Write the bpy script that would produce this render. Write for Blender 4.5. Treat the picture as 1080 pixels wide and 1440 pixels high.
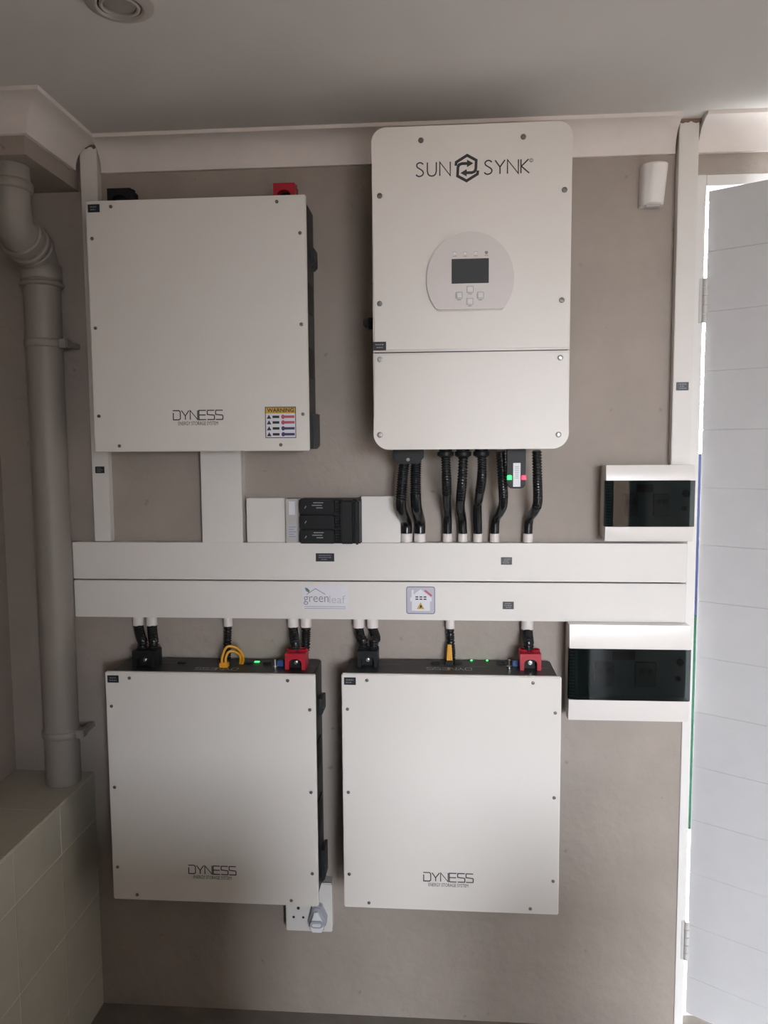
import bpy, bmesh, math, random
from mathutils import Vector, Matrix
random.seed(7)
for o in list(bpy.data.objects): bpy.data.objects.remove(o)
SC = bpy.context.scene
COL = SC.collection
PI = math.pi

# ------------------------------------------------------------------ camera
# wall surface is the plane Y = 0, depth in front of it is -Y, floor is Z = 0 (metres)
CD, YAW, PITCH, ROLL, FPX, EYE = 1.92026, -0.0741380, -0.0864034, -0.0068088, 1082.114, 1.515
fw = Vector((math.sin(YAW)*math.cos(PITCH), math.cos(YAW)*math.cos(PITCH), math.sin(PITCH)))
rt0 = Vector((math.cos(YAW), -math.sin(YAW), 0)); up0 = rt0.cross(fw)
rt = math.cos(ROLL)*rt0 + math.sin(ROLL)*up0
up = math.cos(ROLL)*up0 - math.sin(ROLL)*rt0
CAM = Vector((0, -CD, EYE))
cam = bpy.data.cameras.new('camera'); camo = bpy.data.objects.new('camera', cam); COL.objects.link(camo)
cam.sensor_fit = 'VERTICAL'; cam.sensor_height = 36; cam.lens = FPX*36/1440
cam.clip_start = 0.02; cam.clip_end = 200
camo.matrix_world = Matrix.Translation(CAM) @ Matrix((rt, up, -fw)).transposed().to_4x4()
SC.camera = camo
SC.view_settings.view_transform = 'Standard'; SC.view_settings.look = 'None'
SC.view_settings.gamma = 1; SC.view_settings.use_curve_mapping = False
SC.view_settings.exposure = 0.0

# ------------------------------------------------------------------ sky, daylight openings
SKY = 45.0
w = bpy.data.worlds.new('sky'); SC.world = w; w.use_nodes = True
nt = w.node_tree; bgn = nt.nodes['Background']
bgn.inputs[0].default_value = (0.82, 0.88, 0.97, 1); bgn.inputs[1].default_value = SKY
REAR_Y = -4.6
OPEN_X0, OPEN_X1, OPEN_Z1 = 0.40, 1.75, 2.0       # wide vehicle doorway in the rear wall
DOOR_X0, DOOR_X1, DOOR_Z1 = 0.622, 1.47, 2.13       # door opening in the wall in view
def portal(name, loc, rot, sx, sz):
    l = bpy.data.lights.new(name, 'AREA'); l.shape = 'RECTANGLE'; l.size = sx; l.size_y = sz
    l.cycles.is_portal = True
    o = bpy.data.objects.new(name, l); COL.objects.link(o); o.location = loc; o.rotation_euler = rot
    return o
portal('daylight_portal', ((OPEN_X0+OPEN_X1)/2, REAR_Y-0.16, OPEN_Z1/2), (PI/2, 0, 0), OPEN_X1-OPEN_X0, OPEN_Z1)
portal('daylight_portal', ((DOOR_X0+DOOR_X1)/2, 0.2, DOOR_Z1/2), (-PI/2, 0, 0), DOOR_X1-DOOR_X0, DOOR_Z1)

# ------------------------------------------------------------------ pixel -> place helpers
def ray(px, py): return fw*FPX + rt*(px-540) + up*(720-py)
def onY(px, py, dep):
    v = ray(px, py); return CAM + v*((CD-dep)/v.y)
def onZ(px, py, z):
    v = ray(px, py); return CAM + v*((z-EYE)/v.z)
def WX(px, py, dep): return onY(px, py, dep).x
def WZ(px, py, dep): return onY(px, py, dep).z

# ------------------------------------------------------------------ materials
MATS = {}
def mat(name, col, rough=.5, metal=0, spec=.5, noise=0, nscale=8, bump=0, bscale=60, emit=None, estr=0, col2=None, coat=0):
    if name in MATS: return MATS[name]
    m = bpy.data.materials.new(name); m.use_nodes = True
    t = m.node_tree; b = t.nodes['Principled BSDF']
    b.inputs['Base Color'].default_value = (*col, 1); b.inputs['Roughness'].default_value = rough
    b.inputs['Metallic'].default_value = metal; b.inputs['Specular IOR Level'].default_value = spec
    b.inputs['Coat Weight'].default_value = coat; b.inputs['Coat Roughness'].default_value = .1
    if emit: b.inputs['Emission Color'].default_value = (*emit, 1); b.inputs['Emission Strength'].default_value = estr
    tc = t.nodes.new('ShaderNodeTexCoord')
    if noise or col2:
        n = t.nodes.new('ShaderNodeTexNoise'); n.inputs['Scale'].default_value = nscale; n.inputs['Detail'].default_value = 6
        n.inputs['Roughness'].default_value = .6
        t.links.new(tc.outputs['Object'], n.inputs['Vector'])
        r = t.nodes.new('ShaderNodeValToRGB'); c2 = col2 or tuple(c*(1-noise) for c in col)
        r.color_ramp.elements[0].position = .36; r.color_ramp.elements[0].color = (*c2, 1)
        r.color_ramp.elements[1].position = .64; r.color_ramp.elements[1].color = (*col, 1)
        t.links.new(n.outputs['Fac'], r.inputs[0]); t.links.new(r.outputs[0], b.inputs['Base Color'])
    if bump:
        n = t.nodes.new('ShaderNodeTexNoise'); n.inputs['Scale'].default_value = bscale; n.inputs['Detail'].default_value = 5
        t.links.new(tc.outputs['Object'], n.inputs['Vector'])
        bp = t.nodes.new('ShaderNodeBump'); bp.inputs['Strength'].default_value = bump; bp.inputs['Distance'].default_value = .004
        t.links.new(n.outputs['Fac'], bp.inputs['Height']); t.links.new(bp.outputs[0], b.inputs['Normal'])
    MATS[name] = m; return m
def plaster_mat():
    m = mat('wall_paint', (.41, .355, .31), .55, spec=.3, noise=.10, nscale=5, bump=.7, bscale=32)
    t = m.node_tree; b = t.nodes['Principled BSDF']
    src = b.inputs['Base Color'].links[0].from_socket
    tc = t.nodes.new('ShaderNodeTexCoord')
    # scattered small scuffs and chips in the paint
    n = t.nodes.new('ShaderNodeTexNoise'); n.inputs['Scale'].default_value = 26; n.inputs['Detail'].default_value = 3
    t.links.new(tc.outputs['Object'], n.inputs['Vector'])
    r = t.nodes.new('ShaderNodeValToRGB'); r.color_ramp.elements[0].position = .70; r.color_ramp.elements[0].color = (0, 0, 0, 1)
    r.color_ramp.elements[1].position = .74; r.color_ramp.elements[1].color = (1, 1, 1, 1)
    t.links.new(n.outputs['Fac'], r.inputs[0])
    mx = t.nodes.new('ShaderNodeMix'); mx.data_type = 'RGBA'
    t.links.new(r.outputs[0], mx.inputs['Factor']); t.links.new(src, mx.inputs['A']); mx.inputs['B'].default_value = (.30, .255, .225, 1)
    t.links.new(mx.outputs['Result'], b.inputs['Base Color'])
    return m
WALL = plaster_mat()
CREAM = mat('bounce_cream_paint', (.82, .69, .57), .7, spec=.2, noise=.05, nscale=4)  # pale warm colour, picked to bounce fill off the added partition
CEIL = mat('ceiling_paint', (.73, .695, .665), .8, spec=.2, noise=.04, nscale=3)
CORN = mat('cornice_paint', (.86, .80, .76), .7, spec=.25, noise=.05, nscale=9)
FLOOR = mat('floor_screed', (.24, .215, .19), .5, noise=.2, nscale=14, bump=.1)
TILE = mat('wall_tile', (.48, .455, .375), .3, noise=.08, nscale=12)
GROUT = mat('grout', (.64, .61, .54), .9)
PIPE = mat('pipe_paint', (.31, .28, .25), .45, noise=.06, nscale=10)
PVC = mat('white_pvc', (.80, .77, .73), .38, noise=.03, nscale=6)
PVCP = mat('white_pvc_fitting', (.80, .74, .70), .4)
PANEL = mat('white_powder_coat', (.80, .765, .72), .33, bump=.03, bscale=900)
INVM = mat('inverter_white_coat', (.78, .74, .69), .38, bump=.03, bscale=900)
CTRL = mat('silver_grey_plastic', (.69, .645, .62), .35)
BLACK = mat('black_powder_coat', (.018, .021, .022), .42, bump=.05, bscale=500)
BPLAS = mat('black_plastic', (.012, .013, .014), .45, spec=.25)
CONDM = mat('black_conduit', (.010, .011, .012), .22, spec=.5)
RED = mat('red_plastic', (.45, .012, .03), .4)
YELL = mat('yellow_wire', (.75, .36, .02), .45)
BLUE = mat('blue_plastic', (.03, .09, .25), .4)
STEEL = mat('steel', (.62, .61, .60), .28, metal=1)
SCREW = mat('dark_steel_screw', (.20, .19, .18), .4, metal=.7)
DBW = mat('gloss_white_plastic', (.83, .79, .75), .26)
INK = mat('black_ink', (.03, .028, .028), .6)
INKG = mat('grey_ink', (.30, .30, .32), .6)
INKL = mat('pale_ink', (.55, .56, .58), .6)
TAG = mat('black_engraved_tag', (.02, .024, .03), .35)
STK = mat('white_sticker', (.78, .77, .82), .4)
STKG = mat('greyblue_sticker', (.52, .52, .58), .4)
AMBER = mat('amber_print', (.62, .38, .05), .5)
REDP = mat('red_print', (.55, .10, .16), .5)
NAVYP = mat('navy_print', (.06, .06, .16), .5)
GREENP = mat('green_print', (.12, .22, .12), .5)
LCD = mat('lcd_glass', (.055, .06, .065), .15)
DOORM = mat('door_paint', (.66, .655, .66), .42, noise=.03, nscale=20, bump=.04, bscale=80)
FRAMEM = mat('frame_paint', (.82, .80, .77), .5)
HINGE = mat('painted_hinge', (.62, .60, .57), .45)
SOCK = mat('socket_plastic', (.80, .78, .75), .3)
PLUGM = mat('plug_plastic', (.42, .44, .48), .35)
SENS = mat('sensor_plastic', (.83, .80, .77), .4)
LEDG = mat('green_led', (.02, .5, .06), .3, emit=(.02, 1, .08), estr=6)
LEDR = mat('red_led', (.6, .02, .04), .3, emit=(1, .03, .06), estr=4)
LEDO = mat('unlit_led', (.85, .84, .82), .2)
PAVE = mat('sunlit_paving', (.75, .72, .66), .9, noise=.1, nscale=6)
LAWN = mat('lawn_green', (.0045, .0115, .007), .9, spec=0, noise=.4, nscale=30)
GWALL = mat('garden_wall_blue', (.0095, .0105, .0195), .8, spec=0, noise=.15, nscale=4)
DLM = mat('downlight_metal', (.50, .46, .42), .4, metal=.3)
DLD = mat('downlight_lens', (.28, .26, .24), .3)
def smoke_mat():
    m = bpy.data.materials.new('smoked_clear_plastic'); m.use_nodes = True; t = m.node_tree
    t.nodes.remove(t.nodes['Principled BSDF']); out = t.nodes['Material Output']
    a = t.nodes.new('ShaderNodeBsdfTransparent'); a.inputs[0].default_value = (.34, .38, .38, 1)
    g = t.nodes.new('ShaderNodeBsdfGlossy'); g.inputs['Roughness'].default_value = .06
    f = t.nodes.new('ShaderNodeFresnel'); f.inputs[0].default_value = 1.27
    mx = t.nodes.new('ShaderNodeMixShader')
    t.links.new(f.outputs[0], mx.inputs[0]); t.links.new(a.outputs[0], mx.inputs[1]); t.links.new(g.outputs[0], mx.inputs[2])
    t.links.new(mx.outputs[0], out.inputs[0]); return m
SMOKE = smoke_mat()

# ------------------------------------------------------------------ mesh helpers
def new(): return bmesh.new()
def bx(bm, x0, x1, y0, y1, z0, z1, bev=0, seg=2):
    r = bmesh.ops.create_cube(bm, size=1, matrix=Matrix.Translation(((x0+x1)/2, (y0+y1)/2, (z0+z1)/2)) @ Matrix.Diagonal((abs(x1-x0), abs(y1-y0), abs(z1-z0), 1)))
    if bev:
        es = list({e for v in r['verts'] for e in v.link_edges})
        bmesh.ops.bevel(bm, geom=es, offset=bev, segments=seg, affect='EDGES', clamp_overlap=True)
    return bm
def prism(bm, pts, y0, y1, bev=0, seg=3):
    """polygon in (x, z), from y0 (back, larger y) to y1 (front); front rim bevelled"""
    a = [bm.verts.new((x, y0, z)) for x, z in pts]; b = [bm.verts.new((x, y1, z)) for x, z in pts]
    n = len(pts); bm.faces.new(a); fr = bm.faces.new(b)
    for i in range(n): bm.faces.new((a[i], a[(i+1) % n], b[(i+1) % n], b[i]))
    if bev: bmesh.ops.bevel(bm, geom=list(fr.edges), offset=bev, segments=seg, affect='EDGES', clamp_overlap=True)
    return bm
def xprism(bm, pts, x0, x1):
    """polygon in (y, z) extruded along x"""
    a = [bm.verts.new((x0, y, z)) for y, z in pts]; b = [bm.verts.new((x1, y, z)) for y, z in pts]
    n = len(pts); bm.faces.new(a); bm.faces.new(b)
    for i in range(n): bm.faces.new((a[i], a[(i+1) % n], b[(i+1) % n], b[i]))
    return bm
def yprism(bm, pts, y0, y1, xs=1):
    return prism(bm, pts, y0, y1)
def rrect(x0, x1, z0, z1, r, n=8, rt_=None):
    rb = r; rtp = r if rt_ is None else rt_
    out = []
    for cx, cz, a0, rr in ((x1-rb, z0+rb, -90, rb), (x1-rtp, z1-rtp, 0, rtp), (x0+rtp, z1-rtp, 90, rtp), (x0+rb, z0+rb, 180, rb)):
        for k in range(n+1):
            a = math.radians(a0+90*k/n); out.append((cx+rr*math.cos(a), cz+rr*math.sin(a)))
    return out
def cyl(bm, p0, p1, r, seg=20, r2=None):
    p0, p1 = Vector(p0), Vector(p1); d = p1-p0
    q = d.to_track_quat('Z', 'Y').to_matrix().to_4x4()
    bmesh.ops.create_cone(bm, cap_ends=True, segments=seg, radius1=r, radius2=r if r2 is None else r2, depth=d.length,
                          matrix=Matrix.Translation((p0+p1)/2) @ q)
    return bm
def spline(pts, step=.004):
    """Catmull-Rom through 3D points, evenly resampled"""
    P = [Vector(p) for p in pts]; P = [P[0]*2-P[1]]+P+[P[-1]*2-P[-2]]
    dense = []
    for i in range(1, len(P)-2):
        for k in range(40):
            t = k/40
            dense.append(.5*((2*P[i])+(-P[i-1]+P[i+1])*t+(2*P[i-1]-5*P[i]+4*P[i+1]-P[i+2])*t*t+(-P[i-1]+3*P[i]-3*P[i+1]+P[i+2])*t**3))
    dense.append(P[-2])
    out = [dense[0]]; acc = 0
    for a, b in zip(dense, dense[1:]):
        acc += (b-a).length
        if acc >= step: out.append(b); acc = 0
    if (out[-1]-dense[-1]).length > 1e-5: out.append(dense[-1])
    return out
def tube(bm, path, rad, seg=14):
    """rad: number or function of the ring index"""
    rings = []; nrm = None
    for i, p in enumerate(path):
        t = (path[min(i+1, len(path)-1)]-path[max(i-1, 0)]).normalized()
        if nrm is None:
            nrm = t.orthogonal().normalized()
        nrm = (nrm-t*nrm.dot(t)).normalized(); bn = t.cross(nrm)
        r = rad(i) if callable(rad) else rad
        rings.append([bm.verts.new(p+(nrm*math.cos(2*PI*k/seg)+bn*math.sin(2*PI*k/seg))*r) for k in range(seg)])
    for a, b in zip(rings, rings[1:]):
        for k in range(seg): bm.faces.new((a[k], a[(k+1) % seg], b[(k+1) % seg], b[k]))
    bm.faces.new(rings[0]); bm.faces.new(rings[-1]); return bm
def lathe(bm, prof, c, seg=32):
    """profile of (r, z) about the vertical axis through c"""
    rings = []
    for r, z in prof: rings.append([bm.verts.new((c[0]+r*math.cos(2*PI*k/seg), c[1]+r*math.sin(2*PI*k/seg), c[2]+z)) for k in range(seg)])
    for a, b in zip(rings, rings[1:]):
        for k in range(seg): bm.faces.new((a[k], a[(k+1) % seg], b[(k+1) % seg], b[k]))
    bm.faces.new(rings[0]); bm.faces.new(rings[-1]); return bm
def base(o):
    return o['_b'] if '_b' in o else (0, 0, 0)
ORG = {}
def obj(name, bm, m, parent=None, angle=35, recalc=True):
    if recalc: bmesh.ops.recalc_face_normals(bm, faces=bm.faces[:])
    me = bpy.data.meshes.new(name); o = None
    if parent is not None:
        b = ORG[parent.name]; bmesh.ops.translate(bm, verts=bm.verts[:], vec=-b)
    bm.to_mesh(me); bm.free()
    me.polygons.foreach_set('use_smooth', [True]*len(me.polygons)); me.set_sharp_from_angle(angle=math.radians(angle))
    me.materials.append(m)
    o = bpy.data.objects.new(name, me); COL.objects.link(o)
    if parent is not None: o.parent = parent; ORG[o.name] = ORG[parent.name]
    else: ORG[o.name] = Vector((0, 0, 0))
    return o
def tag(o, label, cat, group=None):
    o['label'] = label; o['category'] = cat
    if group: o['group'] = group
    return o
def thing(name, label, cat, loc, group=None):
    o = bpy.data.objects.new(name, None); COL.objects.link(o); o.location = loc; o.empty_display_size = .05
    ORG[o.name] = Vector(loc); return tag(o, label, cat, group)
def struct(name, bm, m, parent=None, angle=35):
    o = obj(name, bm, m, parent, angle)
    if parent is None: o['kind'] = 'structure'
    return o
def sroot(name, loc=(0, 0, 0)):
    o = bpy.data.objects.new(name, None); COL.objects.link(o); o.location = loc; ORG[o.name] = Vector(loc); o['kind'] = 'structure'; return o
SHARED = {}
def shared(name, key, maker, m, loc, parent):
    """a small repeated part that shares mesh data"""
    if key not in SHARED:
        bm = maker(); bmesh.ops.recalc_face_normals(bm, faces=bm.faces[:])
        me = bpy.data.meshes.new(name); bm.to_mesh(me); bm.free()
        me.polygons.foreach_set('use_smooth', [True]*len(me.polygons)); me.set_sharp_from_angle(angle=math.radians(35)); me.materials.append(m)
        SHARED[key] = me
    o = bpy.data.objects.new(name, SHARED[key]); COL.objects.link(o); o.parent = parent
    o.location = Vector(loc)-ORG[parent.name]; ORG[o.name] = ORG[parent.name]; return o
def screw_mesh(r):
    def f():
        bm = new()
        prof = [(r, 0), (r, .0012), (r*.8, .0022), (r*.45, .0024), (r*.4, .0012), (r*.05, .0012)]
        rings = [[bm.verts.new((a*math.cos(2*PI*k/12), -h, a*math.sin(2*PI*k/12))) for k in range(12)] for a, h in prof]
        for a, b in zip(rings, rings[1:]):
            for k in range(12): bm.faces.new((a[k], a[(k+1) % 12], b[(k+1) % 12], b[k]))
        bm.faces.new(rings[-1]); return bm
    return f
# ---- flat print: pieces in (u, v) laid on a plane
def ribbon(bm, poly, wd, O, U, V, closed=False):
    P = [Vector(p) for p in poly]; n = len(P); L = []; Rr = []
    for i in range(n):
        a = P[i-1] if (i > 0 or closed) else None; b = P[(i+1) % n] if (i < n-1 or closed) else None
        ds = [d.normalized() for d in ((P[i]-a) if a is not None else None, (b-P[i]) if b is not None else None) if d is not None]
        t = sum(ds, Vector((0, 0))); t = t.normalized() if t.length > 1e-6 else ds[0]
        nn = Vector((-t.y, t.x)); c = max(.45, abs(nn.dot(Vector((-ds[0].y, ds[0].x)))))
        L.append(P[i]+nn*wd/2/c); Rr.append(P[i]-nn*wd/2/c)
    f = lambda q: bm.verts.new(O+U*q.x+V*q.y)
    L = [f(q) for q in L]; Rr = [f(q) for q in Rr]
    for i in range(n if closed else n-1):
        j = (i+1) % n; bm.faces.new((Rr[i], Rr[j], L[j], L[i]))
def flatpoly(bm, poly, O, U, V): bm.faces.new([bm.verts.new(O+U*x+V*y) for x, y in poly])
S_ = [(.52, .86), (.45, .95), (.33, 1), (.2, .98), (.1, .9), (.07, .78), (.12, .66), (.25, .57), (.4, .47), (.5, .37), (.54, .24), (.48, .1), (.36, .02), (.22, 0), (.1, .05), (.03, .15)]
THIN = {'S': (.57, [S_]), 'U': (.62, [[(0, 1), (0, .35), (.05, .15), (.15, .04), (.31, 0), (.47, .04), (.57, .15), (.62, .35), (.62, 1)]]),
        'N': (.72, [[(0, 0), (0, 1), (.72, 0), (.72, 1)]]), 'Y': (.66, [[(0, 1), (.33, .5), (.66, 1)], [(.33, .5), (.33, 0)]]),
        'K': (.55, [[(0, 0), (0, 1)], [(.5, 1), (.03, .5), (.55, 0)]])}
SQ = {'D': (1, [[(.06, .75), (.06, 0), (.85, 0), (1, .14), (1, .86), (.85, 1), (0, 1)]]), 'Y': (1, [[(0, 1), (.5, .42), (1, 1)], [(.5, .42), (.5, 0)]]),
      'N': (1, [[(0, 0), (0, 1), (1, 0), (1, 1)]]), 'E': (.95, [[(.95, 1), (0, 1), (0, 0), (.95, 0)], [(0, .5), (.9, .5)]]),
      'S': (.95, [[(.95, 1), (.05, 1), (0, .9), (0, .55), (.9, .47), (.95, .4), (.95, .06), (.9, 0), (0, 0)]])}
def letters(bm, s, font, O, U, V, width, h, stroke, gap=.25):
    tot = sum(font[c][0] for c in s)+gap*(len(s)-1); k = width/tot; x = 0
    for c in s:
        for pl in font[c][1]: ribbon(bm, [((x+px)*k, py*h) for px, py in pl], stroke, O, U, V)
        x += font[c][0]+gap
def text(bm, s, O, U, V, width, h=None, bold=0):
    cu = bpy.data.curves.new('t', 'FONT'); cu.body = s; cu.offset = bold; cu.resolution_u = 3
    to = bpy.data.objects.new('t', cu); COL.objects.link(to)
    me = bpy.data.meshes.new_from_object(to.evaluated_get(bpy.context.evaluated_depsgraph_get()))
    bpy.data.objects.remove(to)
    xs = [v.co.x for v in me.vertices]; ys = [v.co.y for v in me.vertices]
    if not xs: return
    x0, x1, y0, y1 = min(xs), max(xs), min(ys), max(ys); kx = width/(x1-x0); ky = kx if h is None else h/(y1-y0)
    vs = [bm.verts.new(O+U*((v.co.x-x0)*kx)+V*((v.co.y-y0)*ky)) for v in me.vertices]
    for p in me.polygons:
        try: bm.faces.new([vs[i] for i in p.vertices])
        except ValueError: pass
    bpy.data.meshes.remove(me)
UX, VZ = Vector((1, 0, 0)), Vector((0, 0, 1))
def flat(name, bm, m, parent): return obj(name, bm, m, parent, recalc=False)
def label_tag(parent, x0, x1, z0, z1, dep, lines=3, seed=0):
    """small black engraved tag with faint unreadable lines of print"""
    t = obj('label_tag', bx(new(), x0, x1, -dep, -dep-.0012, z0, z1, .0004, 1), TAG, parent)
    t['label'] = 'small black engraved tag'
    bm = new(); rnd = random.Random(seed); hh = (z1-z0)/(lines+1)
    for k in range(lines):
        z = z1-hh*(k+1); a = x0+(x1-x0)*rnd.uniform(.15, .3); e = x0+(x1-x0)*rnd.uniform(.6, .88); x = a
        while x < e:
            l = rnd.uniform(.002, .005); ribbon(bm, [(x, z), (min(x+l, e), z)], hh*.35, Vector((0, -dep-.0015, 0)), UX, VZ); x += l+.0012
    flat('engraving', bm, INKG, t); return t

# ================================================================== the room
H = 2.26                                         # ceiling height
XL, XR = -1.137, 2.45                            # side walls
# wall in view, with the door opening
bm = new()
bx(bm, XL-.15, DOOR_X0-.001, 0, .12, 0, H+.1)
bx(bm, DOOR_X0-.001, DOOR_X1, 0, .12, DOOR_Z1+.012, H+.1)
bx(bm, DOOR_X1, XR+.15, 0, .12, 0, H+.1)
struct('wall_back', bm, WALL)
struct('wall_left', bx(new(), XL-.15, XL, REAR_Y, 0, 0, H+.1), WALL)
struct('wall_right', bx(new(), XR, XR+.15, REAR_Y, 0, 0, H+.1), WALL)
bm = new()
bx(bm, XL-.15, OPEN_X0, REAR_Y-.15, REAR_Y, 0, H+.1); bx(bm, OPEN_X1, XR+.15, REAR_Y-.15, REAR_Y, 0, H+.1)
bx(bm, OPEN_X0, OPEN_X1, REAR_Y-.15, REAR_Y, OPEN_Z1, H+.1)
struct('wall_rear', bm, WALL)
struct('shade_partition', bx(new(), XL, .22, -2.62, -2.50, 0, H), CREAM)  # unseen partition, added to block light from the left part of the wall
struct('floor', bx(new(), XL-.15, XR+.15, REAR_Y-.15, .12, -.1, 0), FLOOR)
struct('ceiling', bx(new(), XL-.15, XR+.15, REAR_Y-.15, .12, H, H+.12), CEIL)
# boxed beam in the corner, and the coved cornice round it
BX_, BF, BZ = -.900, -.250, 2.150
struct('bulkhead', bx(new(), XL, BX_, BF, 0, BZ, H), WALL)
def cove(c=.072, h=.07, n=8):
    pts = [(0, 0), (.010, 0)]
    for k in range(1, n): a = k/n*PI/2; pts.append((.010+(c-.014)*(1-math.cos(a)), .004+(h-.012)*math.sin(a)))
    pts += [(c-.002, h-.008), (c, h-.004), (c, h), (0, h)]
    return pts
CZ = H-.07
def sweep(bm, prof, path_pts, outs):
    """profile (out, up) carried along plan points with outward (mitred) offsets"""
    rings = [[bm.verts.new((p[0]+o[0]*a, p[1]+o[1]*a, CZ+b)) for a, b in prof] for p, o in zip(path_pts, outs)]
    n = len(prof)
    for a, b in zip(rings, rings[1:]):
        for k in range(n): bm.faces.new((a[k], a[(k+1) % n], b[(k+1) % n], b[k]))
    bm.faces.new(rings[0]); bm.faces.new(rings[-1]); return bm
LTX0, LTX1 = WX(113, 250, .026), WX(136.5, 250, .026)     # left upright trunking
RTX0, RTX1 = WX(951.5, 350, .027), WX(979, 350, .027)     # right upright trunking
NOTCH = .004
struct('trim_1', sweep(new(), cove(), [(LTX1+NOTCH, 0), (RTX0-NOTCH, 0)], [(0, -1), (0, -1)]), CORN)
struct('trim_2', sweep(new(), cove(), [(RTX1+NOTCH, 0), (XR, 0)], [(0, -1), (0, -1)]), CORN)
struct('trim_3', sweep(new(), cove(), [(BX_, -.034), (BX_, BF), (XL, BF)], [(1, 0), (1, -1), (0, -1)]), CORN)

CHIP = mat('bare_plaster', (.22, .15, .11), .95)
rnd = random.Random(3)
for xa, xb, d_ in ((LTX0, LTX1, .026), (RTX0, RTX1, .027)):
    bm = new(); zt_ = H-.010 if d_ == .026 else H-.0005; n = 9
    top = [(xa-.006+(xb-xa+.012)*k/n, zt_) for k in range(n+1)]
    bot = [(x, zt_-rnd.uniform(.003, .010)) for x, _ in top]
    prism(bm, bot+list(reversed(top)), -.006, -d_-.003); struct('trim_chip', bm, CHIP)
# tiled ledge along the left wall
LX, LZ = -.920, .655
ledge = sroot('trim_4', (LX, 0, 0))
LY1 = -1.20
obj('ledge_core', bx(new(), XL, LX-.0012, LY1, 0, 0, LZ-.0012), GROUT, ledge)
ys = [0, -.19, -.395, -.6, -.805, -1.01, LY1]; zs = [0, .115, .32, .528, LZ]
g = .0018
for y0, y1 in zip(ys, ys[1:]):
    for z0, z1 in zip(zs, zs[1:-1]+[LZ-.0065]):
        obj('tile', bx(new(), LX-.007, LX+random.uniform(-.0004, .0004), y1+g, y0-g, z0+g, z1-g, .0005, 1), TILE, ledge)
    obj('tile', bx(new(), XL+.001, LX, y1+g-.03, y0-g-(.03 if y0 else 0), LZ-.007, LZ+random.uniform(-.0004, .0004), .0005, 1), TILE, ledge)

# unseen low cupboard, added to shade the lower left of the wall
cab = thing('shade_cupboard', 'unseen low cupboard added to shade the wall under the batteries', 'cupboard', (-.445, -1.55, 0))
CABM = mat('shade_cupboard_laminate', (.07, .065, .06), .5)
CX0, CX1 = -.95, .06
obj('carcass', bx(new(), CX0, CX1, -1.80, -1.32, .08, .81, .003, 1), CABM, cab)
obj('plinth', bx(new(), CX0+.02, CX1-.02, -1.78, -1.36, 0, .08), CABM, cab)
obj('worktop', bx(new(), CX0-.02, CX1+.02, -1.82, -1.28, .81, .84, .004, 2), CABM, cab)
cw = (CX1-CX0)/2
for k in range(2):
    d_ = obj('door', bx(new(), CX0+.003+k*cw, CX0-.003+(k+1)*cw, -1.32, -1.302, .09, .805, .002, 1), CABM, cab)
    xh = CX0+cw+(-.04 if k == 0 else .03)
    obj('handle', bx(new(), xh, xh+.012, -1.302, -1.285, .60, .74, .003, 2), STEEL, d_)

crt = thing('shade_carton', 'unseen tall carton added to cast a soft shadow band low on the wall', 'carton', (.47, -1.47, 0))  # out of view, added for the soft dark band it throws low down
CARD = mat('brown_cardboard', (.28, .19, .11), .85, noise=.08, nscale=9)
obj('carton_body', bx(new(), .34, .60, -1.60, -1.34, 0, .80, .002, 1), CARD, crt)
obj('flap', bx(new(), .341, .4695, -1.60, -1.34, .80, .803), CARD, crt); obj('flap', bx(new(), .4705, .599, -1.60, -1.34, .80, .803), CARD, crt)
obj('packing_tape', bx(new(), .447, .493, -1.602, -1.338, .76, .8036), mat('packing_tape', (.45, .33, .18), .25), crt)

# outdoors; only the garden side is seen through the gap at the hinges
bm = new(); bx(bm, -6, 9, .12, 1.15, -.14, -.04); struct('paving', bm, PAVE)
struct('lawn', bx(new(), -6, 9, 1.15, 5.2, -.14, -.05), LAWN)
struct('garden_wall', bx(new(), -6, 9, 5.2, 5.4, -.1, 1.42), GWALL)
struct('sky_block_wall', bx(new(), -25, 25, -12.3, -12, -.1, 1.45), mat('brick_red_brown', (.30, .20, .13), .9, noise=.2, nscale=9))  # unseen wall, added to hide low sky and dim the upper room
struct('driveway', bx(new(), -25, 25, -40, REAR_Y-.15, -.14, -.03), mat('asphalt', (.11, .095, .08), .9, noise=.2, nscale=20))

# ------------------------------------------------------------------ door, open towards the room
door = sroot('door_1', (DOOR_X0, 0, 0))
JB = .030
bm = new()
# jamb with a rebate, head and far jamb
bx(bm, DOOR_X0-.022, DOOR_X0, -.004, .12, 0, DOOR_Z1+.012, .001, 1); bx(bm, DOOR_X0, DOOR_X0+.012, .075, .12, 0, DOOR_Z1, .001, 1)
obj('jamb', bm, FRAMEM, door)
bm = new(); bx(bm, DOOR_X1-.03, DOOR_X1, -.004, .12, 0, DOOR_Z1, .001, 1); bx(bm, DOOR_X1-.042, DOOR_X1-.03, .075, .12, 0, DOOR_Z1, .001, 1); obj('jamb', bm, FRAMEM, door)
bm = new(); bx(bm, DOOR_X0+.001, DOOR_X1, -.002, .12, DOOR_Z1-.012, DOOR_Z1+.012, .001, 1); obj('head', bm, FRAMEM, door)
obj('threshold', bx(new(), DOOR_X0, DOOR_X1, .02, .12, -.01, .03, .003, 1), FLOOR, door)
ANG = math.radians(34); HP = Vector((DOOR_X0+.0065, -.002, 0)); LW, LT = .79, .04
ld = Vector((math.cos(ANG), -math.sin(ANG), 0)); ln = Vector((math.sin(ANG), math.cos(ANG), 0))
LB, LTOP = .052, 2.105
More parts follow.
